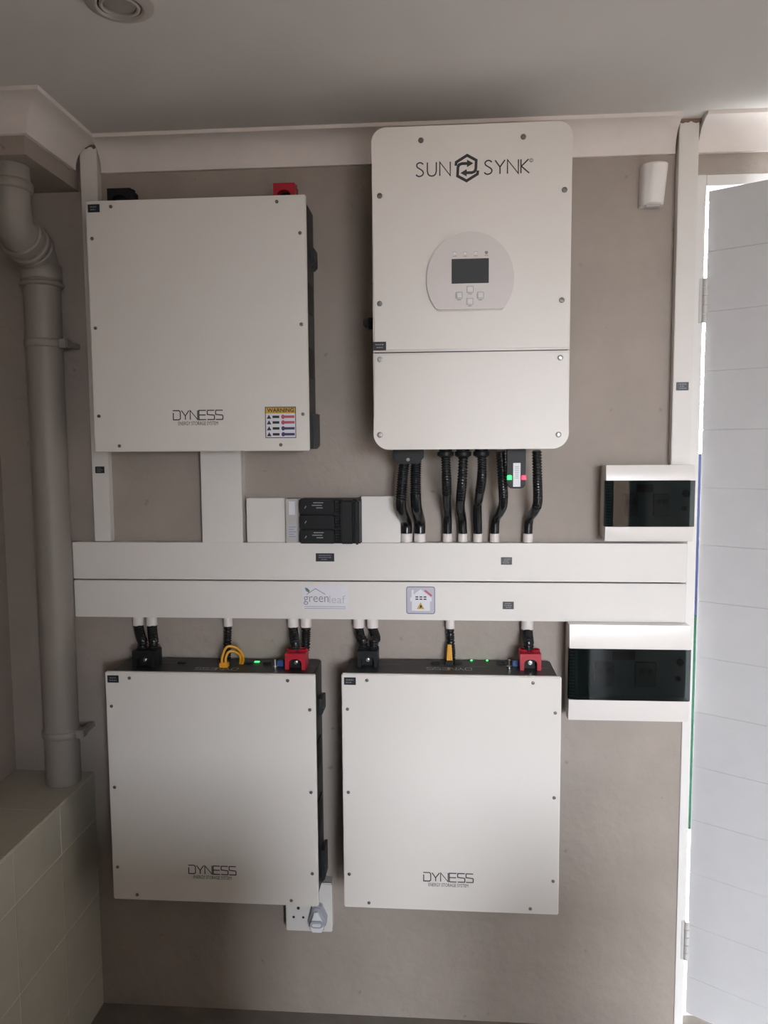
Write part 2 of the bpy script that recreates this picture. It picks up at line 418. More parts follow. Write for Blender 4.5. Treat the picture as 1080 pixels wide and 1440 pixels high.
def leafbox(bm, u0, u1, t0, t1, z0, z1, bev=0):
    b2 = new(); bx(b2, u0, u1, t0, t1, z0, z1, bev, 1)
    M4 = Matrix((ld, ln, Vector((0, 0, 1)))).transposed().to_4x4(); M4.translation = HP
    bmesh.ops.transform(b2, matrix=M4, verts=b2.verts[:])
    me = bpy.data.meshes.new('x'); b2.to_mesh(me); b2.free(); bm.from_mesh(me); bpy.data.meshes.remove(me); return bm
leaf = obj('leaf', leafbox(new(), .002, LW, .004, LT-.004, LB, LTOP), DOORM, door)
joints = [LB]; z = LB+.10
while z < LTOP-.05: joints.append(z); z += .1395
joints.append(LTOP)
for a, b in zip(joints, joints[1:]):
    bm = new(); dz = random.uniform(-.0003, .0003)
    leafbox(bm, 0, LW, dz, .006, a+.0002, b-.0002, .0005); obj('board', bm, DOORM, leaf)
for a, b in zip(joints, joints[1:]):
    bm = new(); leafbox(bm, 0, LW, LT-.006, LT, a+.0002, b-.0002, .0005); obj('board', bm, DOORM, leaf)
for zc in (WZ(990, 423, .005), WZ(967, 1322, .005)):
    hg = obj('hinge', bx(new(), DOOR_X0-.010, DOOR_X0+.002, -.0055, -.003, zc-.052, zc+.052, .0005, 1), HINGE, door)
    for k in range(5):
        z0 = zc-.052+k*.0208
        obj('knuckle', cyl(new(), (DOOR_X0+.003, -.007, z0+.0006), (DOOR_X0+.003, -.007, z0+.0202), .0062, 14), HINGE, hg)

# ------------------------------------------------------------------ drain pipe in the corner
px_, pr = -.974, .043
pipe = thing('drain_pipe', 'grey painted drain pipe dropping from the boxed beam to the tiled ledge', 'pipe', (px_, -.062, LZ))
D0, D1 = -.185, -.062
obj('lower_pipe', tube(new(), [Vector((px_, D1, LZ+.0005)), Vector((px_, D1, 1.25)), Vector((px_, D1, 1.93))], pr, 32), PIPE, pipe)
path = spline([(px_, D0, BZ-.001), (px_, D0, 2.105), (px_, D0, 2.06), (px_, D0+.016, 2.015), (px_, D1-.03, 1.985), (px_, D1-.004, 1.955), (px_, D1, 1.91)], .006)
obj('offset_bend', tube(new(), path, pr, 32), PIPE, pipe)
def collar(zc, y, hh, r, name='socket_collar'):
    bm = new(); lathe(bm, [(r-.007, -hh), (r-.002, -hh+.002), (r, -hh+.005), (r, hh-.005), (r-.002, hh-.002), (r-.007, hh)], (px_, y, zc), 36); return obj(name, bm, PIPE, pipe)
collar(WZ(60, 379, .1), D1, .020, pr+.005); collar(WZ(60, 396, .1), D1, .006, pr+.009)
collar(2.105, D0, .012, pr+.006)
# socket rings on the slanting part of the bend
i0 = int(len(path)*.52)
for k, rr in ((i0, pr+.007), (i0+4, pr+.010), (i0+8, pr+.007)):
    k = min(k, len(path)-3); t = (path[k+1]-path[k-1]).normalized()
    obj('bend_ring', tube(new(), [path[k]-t*.007, path[k]-t*.004, path[k]+t*.004, path[k]+t*.007], lambda i, rr=rr: rr-(.003 if i in (0, 3) else 0), 36), PIPE, pipe)
for zc in (WZ(60, 481, .1), WZ(80, 1037, .1)):
    cl = collar(zc, D1, .011, pr+.004, 'pipe_clip')
    bm = new(); bx(bm, px_+pr, px_+pr+.022, D1-.018, D1+.012, zc-.011, zc+.011, .003, 2); bx(bm, px_+pr+.004, px_+pr+.018, D1+.010, -.0005, zc-.006, zc+.006)
    obj('clip_lug', bm, PIPE, cl)

# ------------------------------------------------------------------ ceiling downlight
c = onZ(168, 4, H); c.z = H
dl = thing('downlight', 'round recessed ceiling downlight with a ring trim', 'light fixture', (c.x, c.y, H))
obj('trim_ring', lathe(new(), [(.036, -.0005), (.036, -.006), (.040, -.009), (.048, -.008), (.056, -.0035), (.057, -.0005)], c, 48), DLM, dl)
obj('inner_ring', lathe(new(), [(.027, -.001), (.027, -.007), (.030, -.0085), (.0335, -.007), (.0335, -.001)], c, 48), DLM, dl)
obj('lens', lathe(new(), [(.026, -.001), (.026, -.004), (.015, -.005), (.001, -.0052)], c, 40), DLD, dl)

# ------------------------------------------------------------------ cable trunking
TD = .042                                        # depth of the wide trunking
tz = [WZ(530, 763.5, TD), WZ(530, 816.5, TD), WZ(530, 818.5, TD), WZ(530, 871.5, TD)]
tx0, tx1 = WX(102.5, 790, TD), WX(966, 790, TD)
def trunk(name, label, x0, x1, z0, z1, d, vertical=False, group=None, lip=True):
    t = thing(name, label, 'trunking', ((x0+x1)/2, 0, z0), group)
    obj('channel', bx(new(), x0+.0012, x1-.0012, 0, -d+.006, z0+(0 if vertical else .0012), z1-(0 if vertical else .0012)), PVC, t)
    obj('lid', bx(new(), x0, x1, -d+.0065, -d, z0, z1, .0015, 2), PVC, t)
    return t
tu = trunk('cable_trunking', 'upper of two long white horizontal trunking lengths, black tags on its lid', tx0, tx1, tz[1], tz[0], TD)
tl = trunk('cable_trunking', 'lower of two long white horizontal trunking lengths, with company and house stickers', tx0, tx1, tz[3], tz[2], TD)
bx0, bx1, by0, by1 = WX(283, 700, .040), WX(340, 700, .040), 0, 0
UZ0, UZ1 = EYE-.011, EYE+.563                     # bottom and top of the upper battery
t1 = trunk('cable_trunking', 'wide short white upright trunking between upper battery and horizontal trunking', bx0, bx1, tz[0], UZ0+.25, .040, True)
t2 = trunk('cable_trunking', 'narrow white upright trunking behind the upper battery beside the grey pipe', LTX0, LTX1, tz[0], H-.012, .026, True)
t3 = trunk('cable_trunking', 'white upright trunking beside the door, rising to the ceiling from the smaller consumer unit', RTX0, RTX1, WZ(950, 655, .027)+.001, H-.001, .027, True)
def tag_px(parent, x0, y0, x1, y1, dep, lines=3, seed=0):
    label_tag(parent, WX(x0, y0, dep), WX(x1, y0, dep), WZ(x0, y1, dep), WZ(x0, y0, dep), dep, lines, seed)
tag_px(tu, 444, 778, 470, 789.5, TD, 3, 1); tag_px(tu, 704.5, 783.5, 720, 794, TD, 3, 2); tag_px(tl, 707, 846, 722.5, 856.5, TD, 3, 3)
xm = (LTX0+LTX1)/2; zt = WZ(142, 656, .026); label_tag(t2, xm-.012, xm+.012, zt-.017, zt, .026, 3, 4)
tag_px(t3, 949.5+1.5, 537.5, 967+1.5, 549, .027, 3, 5)
# company sticker
def P(px, py, dep): return onY(px, py, dep)
x0, x1, z0, z1 = WX(426, 825, TD), WX(489, 825, TD), WZ(426, 857, TD), WZ(426, 823.5, TD)
cs = obj('company_sticker', bx(new(), x0, x1, -TD, -TD-.0006, z0, z1), STK, tl); O = Vector((x0, -TD-.0009, z0)); W_, H_ = x1-x0, z1-z0
cs['label'] = 'white company sticker with a leaf and roof line'
bm = new(); text(bm, 'green', O+Vector((.01*W_, 0, .20*H_)), UX, VZ, .56*W_, .36*H_, 0.0); flat('print', bm, INKG, cs)
bm = new(); text(bm, 'leaf', O+Vector((.585*W_, 0, .27*H_)), UX, VZ, .36*W_, .33*H_); flat('print', bm, INKL, cs)
bm = new()
ribbon(bm, [(.08*W_, .63*H_), (.28*W_, .88*H_), (.50*W_, .64*H_)], .0018, O, UX, VZ)
for z in (.13, .05): ribbon(bm, [(.03*W_, z*H_), (.95*W_, z*H_)], .0012, O, UX, VZ)
flat('print', bm, INKG, cs)
bm = new(); flatpoly(bm, [(.04*W_, .92*H_), (.10*W_, .90*H_), (.15*W_, .80*H_), (.14*W_, .70*H_), (.07*W_, .78*H_)], O, UX, VZ); flat('print', bm, GREENP, cs)
# house-shaped warning sticker
x0, x1, z0, z1 = WX(571, 825, TD), WX(612, 825, TD), WZ(590, 863.5, TD), WZ(590, 824.5, TD)
W_, H_ = x1-x0, z1-z0
hs = obj('house_sticker', prism(new(), rrect(x0, x1, z0, z1, .006), -TD, -TD-.0006), STKG, tl); O = Vector((x0, -TD-.0009, z0))
hs['label'] = 'square sticker with a white house and warning triangle'
bm = new(); r = [(a-x0, b-z0) for a, b in rrect(x0+.0015, x1-.0015, z0+.0015, z1-.0015, .005, 4)]; ribbon(bm, r, .0014, O, UX, VZ, True); flat('print', bm, NAVYP, hs)
bm = new(); flatpoly(bm, [(.20*W_, .12*H_), (.82*W_, .12*H_), (.82*W_, .46*H_), (.88*W_, .46*H_), (.88*W_, .58*H_), (.50*W_, .90*H_), (.26*W_, .70*H_), (.26*W_, .87*H_), (.19*W_, .87*H_), (.19*W_, .62*H_), (.14*W_, .58*H_), (.14*W_, .46*H_), (.20*W_, .46*H_)], O, UX, VZ); flat('print', bm, STK, hs)
O2 = O+Vector((0, -.0003, 0))
bm = new(); ribbon(bm, [(.64*W_, .86*H_), (.88*W_, .66*H_)], .0045, O2, UX, VZ); flat('print', bm, REDP, hs)
bm = new(); flatpoly(bm, [(.37*W_, .18*H_), (.63*W_, .18*H_), (.50*W_, .43*H_)], O2, UX, VZ); flat('print', bm, AMBER, hs)
bm = new(); O3 = O2+Vector((0, -.0003, 0))
flatpoly(bm, [(.47*W_, .21*H_), (.55*W_, .25*H_), (.53*W_, .32*H_), (.48*W_, .33*H_)], O3, UX, VZ)
for v in (.62, .54):
    for u in (.32, .46, .60): ribbon(bm, [(u*W_, v*H_), ((u+.10)*W_, v*H_)], .003, O3, UX, VZ)
flat('print', bm, INK, hs)

# ------------------------------------------------------------------ batteries
BD = .155
def dyness_on_front(parent, x0, x1, z0, z1, dep, m=INK):
    W_, H_ = x1-x0, z1-z0
    bm = new(); O = Vector((x0+.374*W_, -dep-.0004, z0+.128*H_))
    letters(bm, 'DYNESS', SQ, O, UX, VZ, .232*W_, .037*H_, .0024, .16); flat('maker_lettering', bm, m, parent)
    bm = new(); text(bm, 'ENERGY STORAGE SYSTEM', Vector((x0+.398*W_, -dep-.0004, z0+.106*H_)), UX, VZ, .185*W_, .0085, 0); flat('small_lettering', bm, m, parent)
def terminal(parent, name, x, y, z, m, bolt=True, wdt=.050, hgt=.040, dpt=.050):
    """boxy terminal shroud with an arched mouth and two cable holes on top; a bolt shows in the mouth"""
    hw, hd = wdt/2, dpt/2
    arch = [(-hw*.62, .008), (-hw*.62, hgt*.42)]+[(-hw*.62*math.cos(a), hgt*.42+hgt*.25*math.sin(a)) for a in [PI*k/8 for k in range(1, 8)]]+[(hw*.62, hgt*.42), (hw*.62, .008)]
    bm = new()
    outer = [(-hw, 0), (-hw, hgt), (hw, hgt), (hw, 0)]
    poly = outer+[(hw*.62, 0)]+list(reversed(arch))+[(-hw*.62, 0)]
    prism(bm, [(x+a, z+b) for a, b in poly], y+hd*.2, y-hd, 0)
    bx(bm, x-hw, x+hw, y+hd*.2, y+hd, z, z+hgt, .002, 2)
    t = obj(name, bm, m, parent)
    for s in (-.5, .5):
        obj('cable_hole', lathe(new(), [(.0125, 0), (.0135, .004), (.0115, .006), (.010, .003), (.010, .0005)], (x+s*hw, y+.006, z+hgt-.001), 20), m, t)
    bm = new(); cyl(bm, (x, y-hd*.20, z+.016), (x, y-hd*.60, z+.016), .0055, 6); cyl(bm, (x, y-hd*.6, z+.016), (x, y-hd*.85, z+.016), .003, 12)
    obj('mouth_shade', bx(new(), x-hw*.6, x+hw*.6, y+hd*.18, y-hd*.22, z, z+hgt*.66), BPLAS, t)  # black box put in as the shade inside the mouth
    obj('bolt', bm, STEEL, t); return t
def battery(label, x0, x1, z0, z1, seed, low=True):
    b = thing('wall_battery', label, 'battery', ((x0+x1)/2, 0, z0), 'wall-mounted battery units')
    W_, H_ = x1-x0, z1-z0; I = .007
    obj('case', bx(new(), x0+I, x1-I, -.012, -BD+.013, z0+.004, z1-.003, .002, 2), BLACK, b)
    obj('wall_plate', bx(new(), x0+.05, x1-.05, 0, -.012, z0+.05, z1-.06), BLACK, b)
    pn = obj('front_panel', bx(new(), x0, x1, -BD+.0125, -BD, z0, z1, .0022, 3), PANEL, b)
    for u, v in [(.118, .975), (.872, .975), (.118, .024), (.870, .024)]+[(u, v) for u in (.026, .973) for v in (.853, .5, .146)]:
        shared('screw', 'bscrew', screw_mesh(.0040), SCREW, (x0+u*W_, -BD, z0+v*H_), pn)
    dyness_on_front(pn, x0, x1, z0, z1, BD)
    label_tag(pn, x0+.006, x0+.034, z1-.026, z1-.008, BD, 2, seed)
    # mounting ears and side grips
    for s, xe in ((1, x1-I), (-1, x0+I)):
        for v, hh in ((.80, .045), (.08, .085)):
            zc = z0+v*H_
            xa, xb = sorted((xe, xe+s*.008))
            br = obj('mounting_ear', prism(new(), [(xa, zc-hh/2+.0), (xb, zc-hh/2+.008), (xb, zc+hh/2), (xa, zc+hh/2)] if s > 0 else [(xa, zc-hh/2+.008), (xb, zc-hh/2), (xb, zc+hh/2), (xa, zc+hh/2)], 0, -.055), BLACK, b)
            obj('ear_bolt', cyl(new(), (xe+s*.003, -.050, zc), (xe+s*.010, -.050, zc), .0035, 8), SCREW, br)
        xa, xb = sorted((xe, xe+s*.003))
        for v in (.36, .62): obj('side_grip', bx(new(), xa, xb, -.05, -.115, z0+v*H_-.035, z0+v*H_+.035, .001, 1), BPLAS, b)
    return b
U0, U1 = -.814, -.303
b1 = battery('white and black wall battery mounted high beside the inverter, with a warning sticker', U0, U1, UZ0, UZ1, 11)
L0, L1 = EYE-1.1165, EYE-.541
b2 = battery('white and black wall battery below the trunking, next to the tiled ledge', -.8105, -.2975, L0-.001, L1, 12)
b3 = battery('white and black wall battery below the trunking, next to the larger consumer unit', -.2345, .2785, L0+.0005, L1+.004, 13)
# warning sticker of the upper battery
x0, x1, z0, z1 = WX(373, 594, BD), WX(416.5, 594, BD), WZ(395, 616, BD), WZ(395, 572, BD)
W_, H_ = x1-x0, z1-z0
ws = obj('warning_sticker', bx(new(), x0, x1, -BD, -BD-.0006, z0, z1), STK, b1); O = Vector((x0, -BD-.0009, z0)); O2 = O+Vector((0, -.0003, 0))
ws['label'] = 'square warning sticker with amber heading and red and blue rows'
bm = new(); ribbon(bm, [(.001, .001), (W_-.001, .001), (W_-.001, H_-.001), (.001, H_-.001)], .0016, O2, UX, VZ, True); flat('print', bm, INK, ws)
bm = new(); flatpoly(bm, [(0, .79*H_), (W_, .79*H_), (W_, H_), (0, H_)], O, UX, VZ); flat('print', bm, AMBER, ws)
bm = new(); text(bm, 'WARNING', O2+Vector((.07*W_, 0, .825*H_)), UX, VZ, .86*W_, .13*H_, .02); flat('print', bm, INK, ws)
bm = new(); bm2 = new(); bm3 = new()
for k, v in enumerate((.68, .50, .31, .12)):
    flatpoly(bm, [(.05*W_, (v-.06)*H_), (.20*W_, (v-.06)*H_), (.125*W_, (v+.07)*H_)], O, UX, VZ)
    ribbon(bm, [(.24*W_, v*H_), (.46*W_, v*H_)], .08*H_, O, UX, VZ)
    tgt = bm2 if k < 2 else bm3
    ribbon(tgt, [(.62*W_, v*H_), (.95*W_, v*H_)], .08*H_, O, UX, VZ)
    flatpoly(tgt, [(.58*W_+.06*W_*math.cos(a), v*H_+.07*H_*math.sin(a)) for a in [2*PI*i/14 for i in range(14)]], O, UX, VZ)
flat('print', bm, INK, ws); flat('print', bm2, REDP, ws); flat('print', bm3, NAVYP, ws)
# terminals on top of each battery
TZU = UZ1-.003
terminal(b1, 'black_terminal', WX(173, 278, .08), -.080, TZU, BPLAS, hgt=.046, wdt=.056)
terminal(b1, 'red_terminal', WX(402, 268, .08), -.080, TZU, RED, hgt=.046)
def top_print(bat, z, x_mid, seed):
    """inverted maker lettering and small legends printed on the lid of the case"""
    bm = new(); zz = z+.0004
    a = onZ(x_mid[1], 943, z); b_ = onZ(x_mid[0], 943, z)
    letters(bm, 'DYNESS', SQ, Vector((a.x, a.y+.021, zz)), Vector((-1, 0, 0)), Vector((0, -1, 0)), a.x-b_.x, .020, .0022, .2); flat('lid_lettering', bm, INKL, bat)
    bm = new(); rnd = random.Random(seed)
    for u0, u1, yy in ((-.30, -.12, .060), (-.26, -.16, .072), (-.02, .02, .062), (.05, .09, .070), (.13, .17, .06), (.20, .24, .075)):
        xx = (a.x+b_.x)/2+u0; e = (a.x+b_.x)/2+u1
        while xx < e:
            l = rnd.uniform(.003, .007); ribbon(bm, [(xx, 0), (min(xx+l, e), 0)], .002, Vector((0, -yy, zz)), UX, Vector((0, 1, 0))); xx += l+.002
    flat('lid_legends', bm, INKG, bat)
TZ2, TZ3 = L1-.003, L1+.001
top_print(b2, TZ2, (272, 333), 1); top_print(b3, TZ3, (600, 664), 2)
def tpos(px, py, z): q = onZ(px, py, z); return q.x, q.y
def led(bat, px, py, z, m, wd=.006):
    x, y = tpos(px, py, z); obj('indicator_light', bx(new(), x-wd, x+wd, y-.003, y+.003, z-.0005, z+.0015, .0006, 1), m, bat)
def knob(bat, px, py, z):
    x, y = tpos(px, py, z); bm = new(); cyl(bm, (x, y, z-.001), (x, y, z+.006), .006, 12); cyl(bm, (x, y, z+.006), (x, y, z+.022), .0025, 10); obj('toggle_switch', bm, STEEL, bat)
def plug_blue(bat, px, py, z):
    x, y = tpos(px, py, z); bm = new(); bx(bm, x-.008, x+.008, y-.009, y+.009, z-.001, z+.014, .0015, 2); obj('blue_connector', bm, BLUE, bat)
RT2 = tpos(415.5, 941.5, TZ2); RT3 = tpos(746, 942.5, TZ3); BT2 = tpos(203, 938, TZ2); BT3 = tpos(517, 938, TZ3)
terminal(b2, 'red_terminal', RT2[0], RT2[1]+.022, TZ2, RED); terminal(b3, 'red_terminal', RT3[0], RT3[1]+.022, TZ3, RED)
terminal(b2, 'black_terminal', BT2[0], BT2[1]+.022, TZ2, BPLAS, wdt=.058); terminal(b3, 'black_terminal', BT3[0], BT3[1]+.022, TZ3, BPLAS)
led(b2, 361.5, 931, TZ2, LEDG); led(b3, 663, 929, TZ3, LEDG, .002); led(b3, 685, 929, TZ3, LEDG, .002)
knob(b2, 387, 940, TZ2); knob(b3, 716, 940, TZ3); plug_blue(b2, 395, 936, TZ2); plug_blue(b3, 725, 936, TZ3)
for bat, z, xs_ in ((b2, TZ2, (256, 350, 376)), (b3, TZ3, (612, 645, 704))):
    for xx in xs_:
        x, y = tpos(xx, 933, z); obj('data_port', bx(new(), x-.010, x+.010, y-.005, y+.005, z-.001, z+.004, .0008, 1), BPLAS, bat)
# yellow communication leads
x, y = tpos(316, 938, TZ2)
wr = thing('communication_lead', 'pair of looping yellow wires plugged into the battery next to the tiled ledge', 'cable', (x, y, TZ2))
for k, (dx, rr, hh) in enumerate(((-.004, .017, .050), (.005, .011, .038))):
    p_ = spline([(x+dx, y-.002, TZ2), (x+dx-.002, y, TZ2+.022), (x+dx+rr*.6, y+.004, TZ2+hh), (x+dx+rr*2, y+.012, TZ2+hh*.88), (x+dx+rr*2.7, y+.02, TZ2+.020), (x+dx+rr*2.4, y+.028, TZ2)], .003)
    obj('wire', tube(new(), p_, .0032, 10), YELL, wr)
obj('connector', bx(new(), x-.012, x+.010, y-.008, y+.008, TZ2, TZ2+.012, .0015, 2), YELL, wr)
x, y = tpos(632, 934, TZ3)
wr = thing('communication_lead', 'narrow bunch of yellow wires plugged into the battery next to the larger consumer unit', 'cable', (x, y, TZ3))
for k in range(3):
    dx = (k-1)*.0042
    obj('wire', tube(new(), spline([(x+dx*1.3, y-.001, TZ3), (x+dx, y+.003, TZ3+.02), (x+dx*.5, y+.012, TZ3+.046)], .003), .0030, 10), YELL, wr)
obj('connector', bx(new(), x-.009, x+.009, y-.007, y+.007, TZ3, TZ3+.010, .0015, 2), BPLAS, wr)

# ------------------------------------------------------------------ inverter
IV = .25
ix0, ix1, iz0, iz1, izs = -.1455, .2715, EYE-.0095, EYE+.663, EYE+.1985
inv = thing('inverter', 'large white hybrid inverter with a round control panel and a hexagon logo', 'inverter', ((ix0+ix1)/2, 0, iz0))
obj('heat_sink', bx(new(), ix0+.03, ix1-.03, -.018, -.11, iz0+.03, iz1-.04, .004, 2), BLACK, inv)
obj('wall_bracket', bx(new(), ix0+.08, ix1-.08, 0, -.018, iz1-.20, iz1-.12), STEEL, inv)
prof = rrect(ix0, ix1, iz0, iz1, .034, 10, .030)
def clip(pts, zc, keep_up):
    out = [q for q in pts if (q[1] >= zc if keep_up else q[1] <= zc)]
    if keep_up: return [(ix0, zc), (ix1, zc)]+out
    a = [q for q in out if q[0] > (ix0+ix1)/2]; b = [q for q in out if q[0] <= (ix0+ix1)/2]
    return a+[(ix1, zc), (ix0, zc)]+b
def up_poly():
    r = [q for q in prof if q[1] > izs]; return [(ix0, izs+.0012), (ix1, izs+.0012)]+r
def lo_poly():
    a = [q for q in prof if q[1] <= izs and q[0] > .06]; b = [q for q in prof if q[1] <= izs and q[0] <= .06]
    return b+a+[(ix1, izs-.0012), (ix0, izs-.0012)]
ucov = obj('upper_cover', prism(new(), up_poly(), -.09, -IV, .0045, 4), INVM, inv)
lcov = obj('lower_cover', prism(new(), lo_poly(), -.09, -IV, .0045, 4), INVM, inv)
obj('seam', bx(new(), ix0+.004, ix1-.004, -.10, -IV+.006, izs-.003, izs+.003), BLACK, inv)
for (sx, sy) in [(592, 197.5), (736, 192.5), (534, 275.5), (794, 267), (534, 427), (790, 422)]:
    q = onY(sx, sy, IV); shared('screw', 'iscrew', screw_mesh(.0058), SCREW, (q.x, -IV, q.z), ucov)
for (sx, sy) in [(534.5, 505.5), (788, 503), (534.5, 611.5), (785.5, 611)]:
    q = onY(sx, sy, IV); shared('screw', 'iscrew2', screw_mesh(.0062), mat('bright_screw', (.5, .48, .45), .35, metal=.6), (q.x, -IV, q.z), lcov)
q0, q1 = onY(525, 493, IV), onY(543, 480.5, IV); label_tag(ucov, q0.x, q1.x, q0.z, q1.z, IV, 2, 21)
# maker lettering
bz = WZ(662, 246, IV); hh = WZ(662, 226.5, IV)-bz; sc = (CD-IV)/FPX
OY = -IV-.0004
bm = new()
xa = WX(584.5, 237, IV); letters(bm, 'SUN', THIN, Vector((xa, OY, bz)), UX, VZ, 46.8*sc, hh, .0027, .24)
xa = WX(680.5, 237, IV); letters(bm, 'SYNK', THIN, Vector((xa, OY, bz)), UX, VZ, 60.5*sc, hh, .0027, .17)
flat('maker_lettering', bm, INK, ucov); bm = new()
ce = onY(747, 225.5, IV); ribbon(bm, [(.0035*math.cos(a), .0035*math.sin(a)) for a in [2*PI*k/12 for k in range(12)]], .001, Vector((ce.x, OY, ce.z)), UX, VZ, True)
text(bm, 'R', Vector((ce.x-.0015, OY, ce.z-.002)), UX, VZ, .003, .004)
flat('trade_mark', bm, INK, ucov)
cc = onY(656.5, 236.5, IV); k5 = sc/5.4*.94; bm = new(); O = Vector((cc.x, OY, cc.z))
A = [(470, 270), (428, 270), (408, 277), (398, 296), (395, 362), (465, 401), (549, 352), (552, 325)]
A = [((a-467)*k5, -(b-305)*k5) for a, b in A]; HD = [((a-467)*k5, -(b-305)*k5) for a, b in [(468, 242), (517, 270), (468, 298)]]
for s in (1, -1):
    ribbon(bm, [(a*s, b*s) for a, b in A], .0058, O, UX, VZ); flatpoly(bm, [(a*s, b*s) for a, b in HD], O, UX, VZ)
flat('hexagon_logo', bm, INK, ucov)
# control panel
c0 = onY(661, 393, IV); rx, rz = 59.5*sc, 63*sc; zf = WZ(661, 437.5, IV)-c0.z
pts = []
for k in range(49):
    a = -PI*.24+k/48*(PI*1.48); pts.append((c0.x+rx*math.cos(a), c0.z+max(rz*math.sin(a), zf)))
cpl = obj('control_panel', prism(new(), pts, -IV+.002, -IV-.006, .0035, 3), CTRL, inv)
q0, q1 = onY(635, 399, IV+.006), onY(687.5, 363, IV+.006)
obj('display', bx(new(), q0.x, q1.x, -IV-.004, -IV-.0068, q0.z, q1.z, .0006, 1), LCD, cpl)
for (sx, sy) in [(661, 407), (645.5, 415.5), (675.5, 415.5), (660.5, 424)]:
    q = onY(sx, sy, IV+.006)
    bt = obj('button', bx(new(), q.x-.0062, q.x+.0062, -IV-.005, -IV-.0088, q.z-.0062, q.z+.0062, .0018, 3), mat('button_plastic', (.74, .72, .70), .25), cpl)
    bm = new(); ribbon(bm, [(q.x-.004, q.z-.0092), (q.x+.004, q.z-.0092)], .0016, Vector((0, -IV-.0064, 0)), UX, VZ)
    ribbon(bm, [(q.x+a, q.z+b) for a, b in rrect(-.0068, .0068, -.0066, .0068, .0012, 2)], .0010, Vector((0, -IV-.0064, 0)), UX, VZ, True)
    flat('button_legend', bm, INKG, cpl)
for k, (sx, sy) in enumerate([(639.5, 356.5), (654, 356.5), (669, 356), (684, 355.5)]):
    q = onY(sx, sy, IV+.006); obj('indicator_light', cyl(new(), (q.x, -IV-.005, q.z), (q.x, -IV-.0075, q.z), .0030, 14), LEDO if k < 3 else SCREW, cpl)
    bm = new(); ribbon(bm, [(q.x-.004, q.z-.0055), (q.x+.004, q.z-.0055)], .0012, Vector((0, -IV-.0064, 0)), UX, VZ)
    ribbon(bm, [(q.x-.0034, q.z+.001), (q.x-.002, q.z+.0032), (q.x+.002, q.z+.0032), (q.x+.0034, q.z+.001)], .0010, Vector((0, -IV-.0064, 0)), UX, VZ); flat('light_legend', bm, INKG, cpl)
# rotary isolator on the side
zk = WZ(515, 455, .17)
sw = obj('isolator_base', bx(new(), ix0-.006, ix0, -.15, -.19, zk-.020, zk+.020, .002, 2), BPLAS, inv)
bm = new(); cyl(bm, (ix0-.006, -.17, zk), (ix0-.016, -.17, zk), .013, 18); bx(bm, ix0-.027, ix0-.014, -.155, -.185, zk-.007, zk+.007, .002, 2); obj('isolator_knob', bm, BPLAS, sw)
# glands under the inverter
for sx in (626.5, 651, 677): 
    q = onY(sx, 634, .14); obj('cable_gland', lathe(new(), [(.015, 0), (.015, -.006), (.019, -.008), (.019, -.016), (.013, -.020)], (q.x, -.14, iz0+.001), 16), BPLAS, inv)

# ------------------------------------------------------------------ conduits
def conduit(label, pix, deps, dia_px, collar_px, kind='up', group=None, smooth_from=.55):
    pts = [onY(a, b, d) for (a, b), d in zip(pix, deps)]
    path = spline(pts, .00125); n = len(path); r = dia_px/2*(CD-.07)/FPX
    t = thing('cable_conduit', label, 'conduit', tuple(path[-1] if path[-1].z < path[0].z else path[0]), group)
    rf = lambda i: r*(1.08 if (i//2) % 2 else .87)
    if kind == 'up':
        ns = int(n*smooth_from)
        obj('corrugated_tube', tube(new(), path[:ns+1], rf, 14), CONDM, t, angle=80)
        obj('rubber_sleeve', tube(new(), path[ns-2::4] if (n-ns) % 4 == 1 else path[ns-2::4]+[path[-1]], lambda i: r*1.03, 16), CONDM, t)
        cx, cy, zb = path[-1].x, path[-1].y, tz[0]
        cr = collar_px/2*(CD-.02)/FPX
        obj('pvc_collar', lathe(new(), [(cr-.0035, 0), (cr, .001), (cr, .021), (cr-.0012, .022), (r*.85, .022)], (cx, cy, zb), 24), PVCP, t)
    else:
        obj('corrugated_tube', tube(new(), path, rf, 14), CONDM, t, angle=80)
        cx, cy, zb = path[0].x, path[0].y, tz[3]
        cr = collar_px/2*(CD-.02)/FPX
        obj('pvc_collar', lathe(new(), [(cr-.0035, 0), (cr, -.001), (cr, -.024), (cr-.0012, -.025), (r*.85, -.025)], (cx, cy, zb), 24), PVCP, t)
    return t
Z5 = lambda q: [(540+.2963*a, 620+.2963*b) for a, b in q]
GU = 'black conduits between the inverter and the trunking'
conduit('fat black conduit of the pair under the cable boot, next to the white blanking box', Z5([(97, 92), (86, 200), (80, 310), (93, 355), (107, 390), (107, 440)]), [.10, .10, .09, .06, .024, .022], 15, 17, group=GU, smooth_from=.5)
conduit('fat black conduit of the pair under the cable boot, farther from the white blanking box', Z5([(152, 92), (150, 200), (152, 300), (162, 345), (171, 385), (171, 440)]), [.10, .10, .09, .06, .024, .022], 15, 17, group=GU, smooth_from=.45)
conduit('nearly straight black conduit beside the cable boot', Z5([(292, 60), (297, 180), (298, 290), (301, 360), (301, 440)]), [.14, .13, .07, .03, .022], 12.5, 13.5, group=GU, smooth_from=.48)
conduit('black conduit with a slight kink, second from the cable boot', Z5([(377, 60), (370, 200), (362, 310), (370, 370), (374, 440)]), [.14, .13, .07, .03, .022], 12.5, 13.5, group=GU, smooth_from=.50)
conduit('black conduit leaning towards the cable boot as it drops, third from it', Z5([(465, 60), (464, 170), (450, 270), (443, 310), (445, 440)]), [.14, .13, .07, .04, .022], 12.5, 13.5, group=GU, smooth_from=.45)
conduit('black conduit with a double bend right beside the glowing data dongle', Z5([(553, 46), (562, 180), (566, 290), (552, 335), (530, 370), (525, 440)]), [.13, .12, .09, .06, .026, .022], 12.5, 13.5, group=GU, smooth_from=.50)
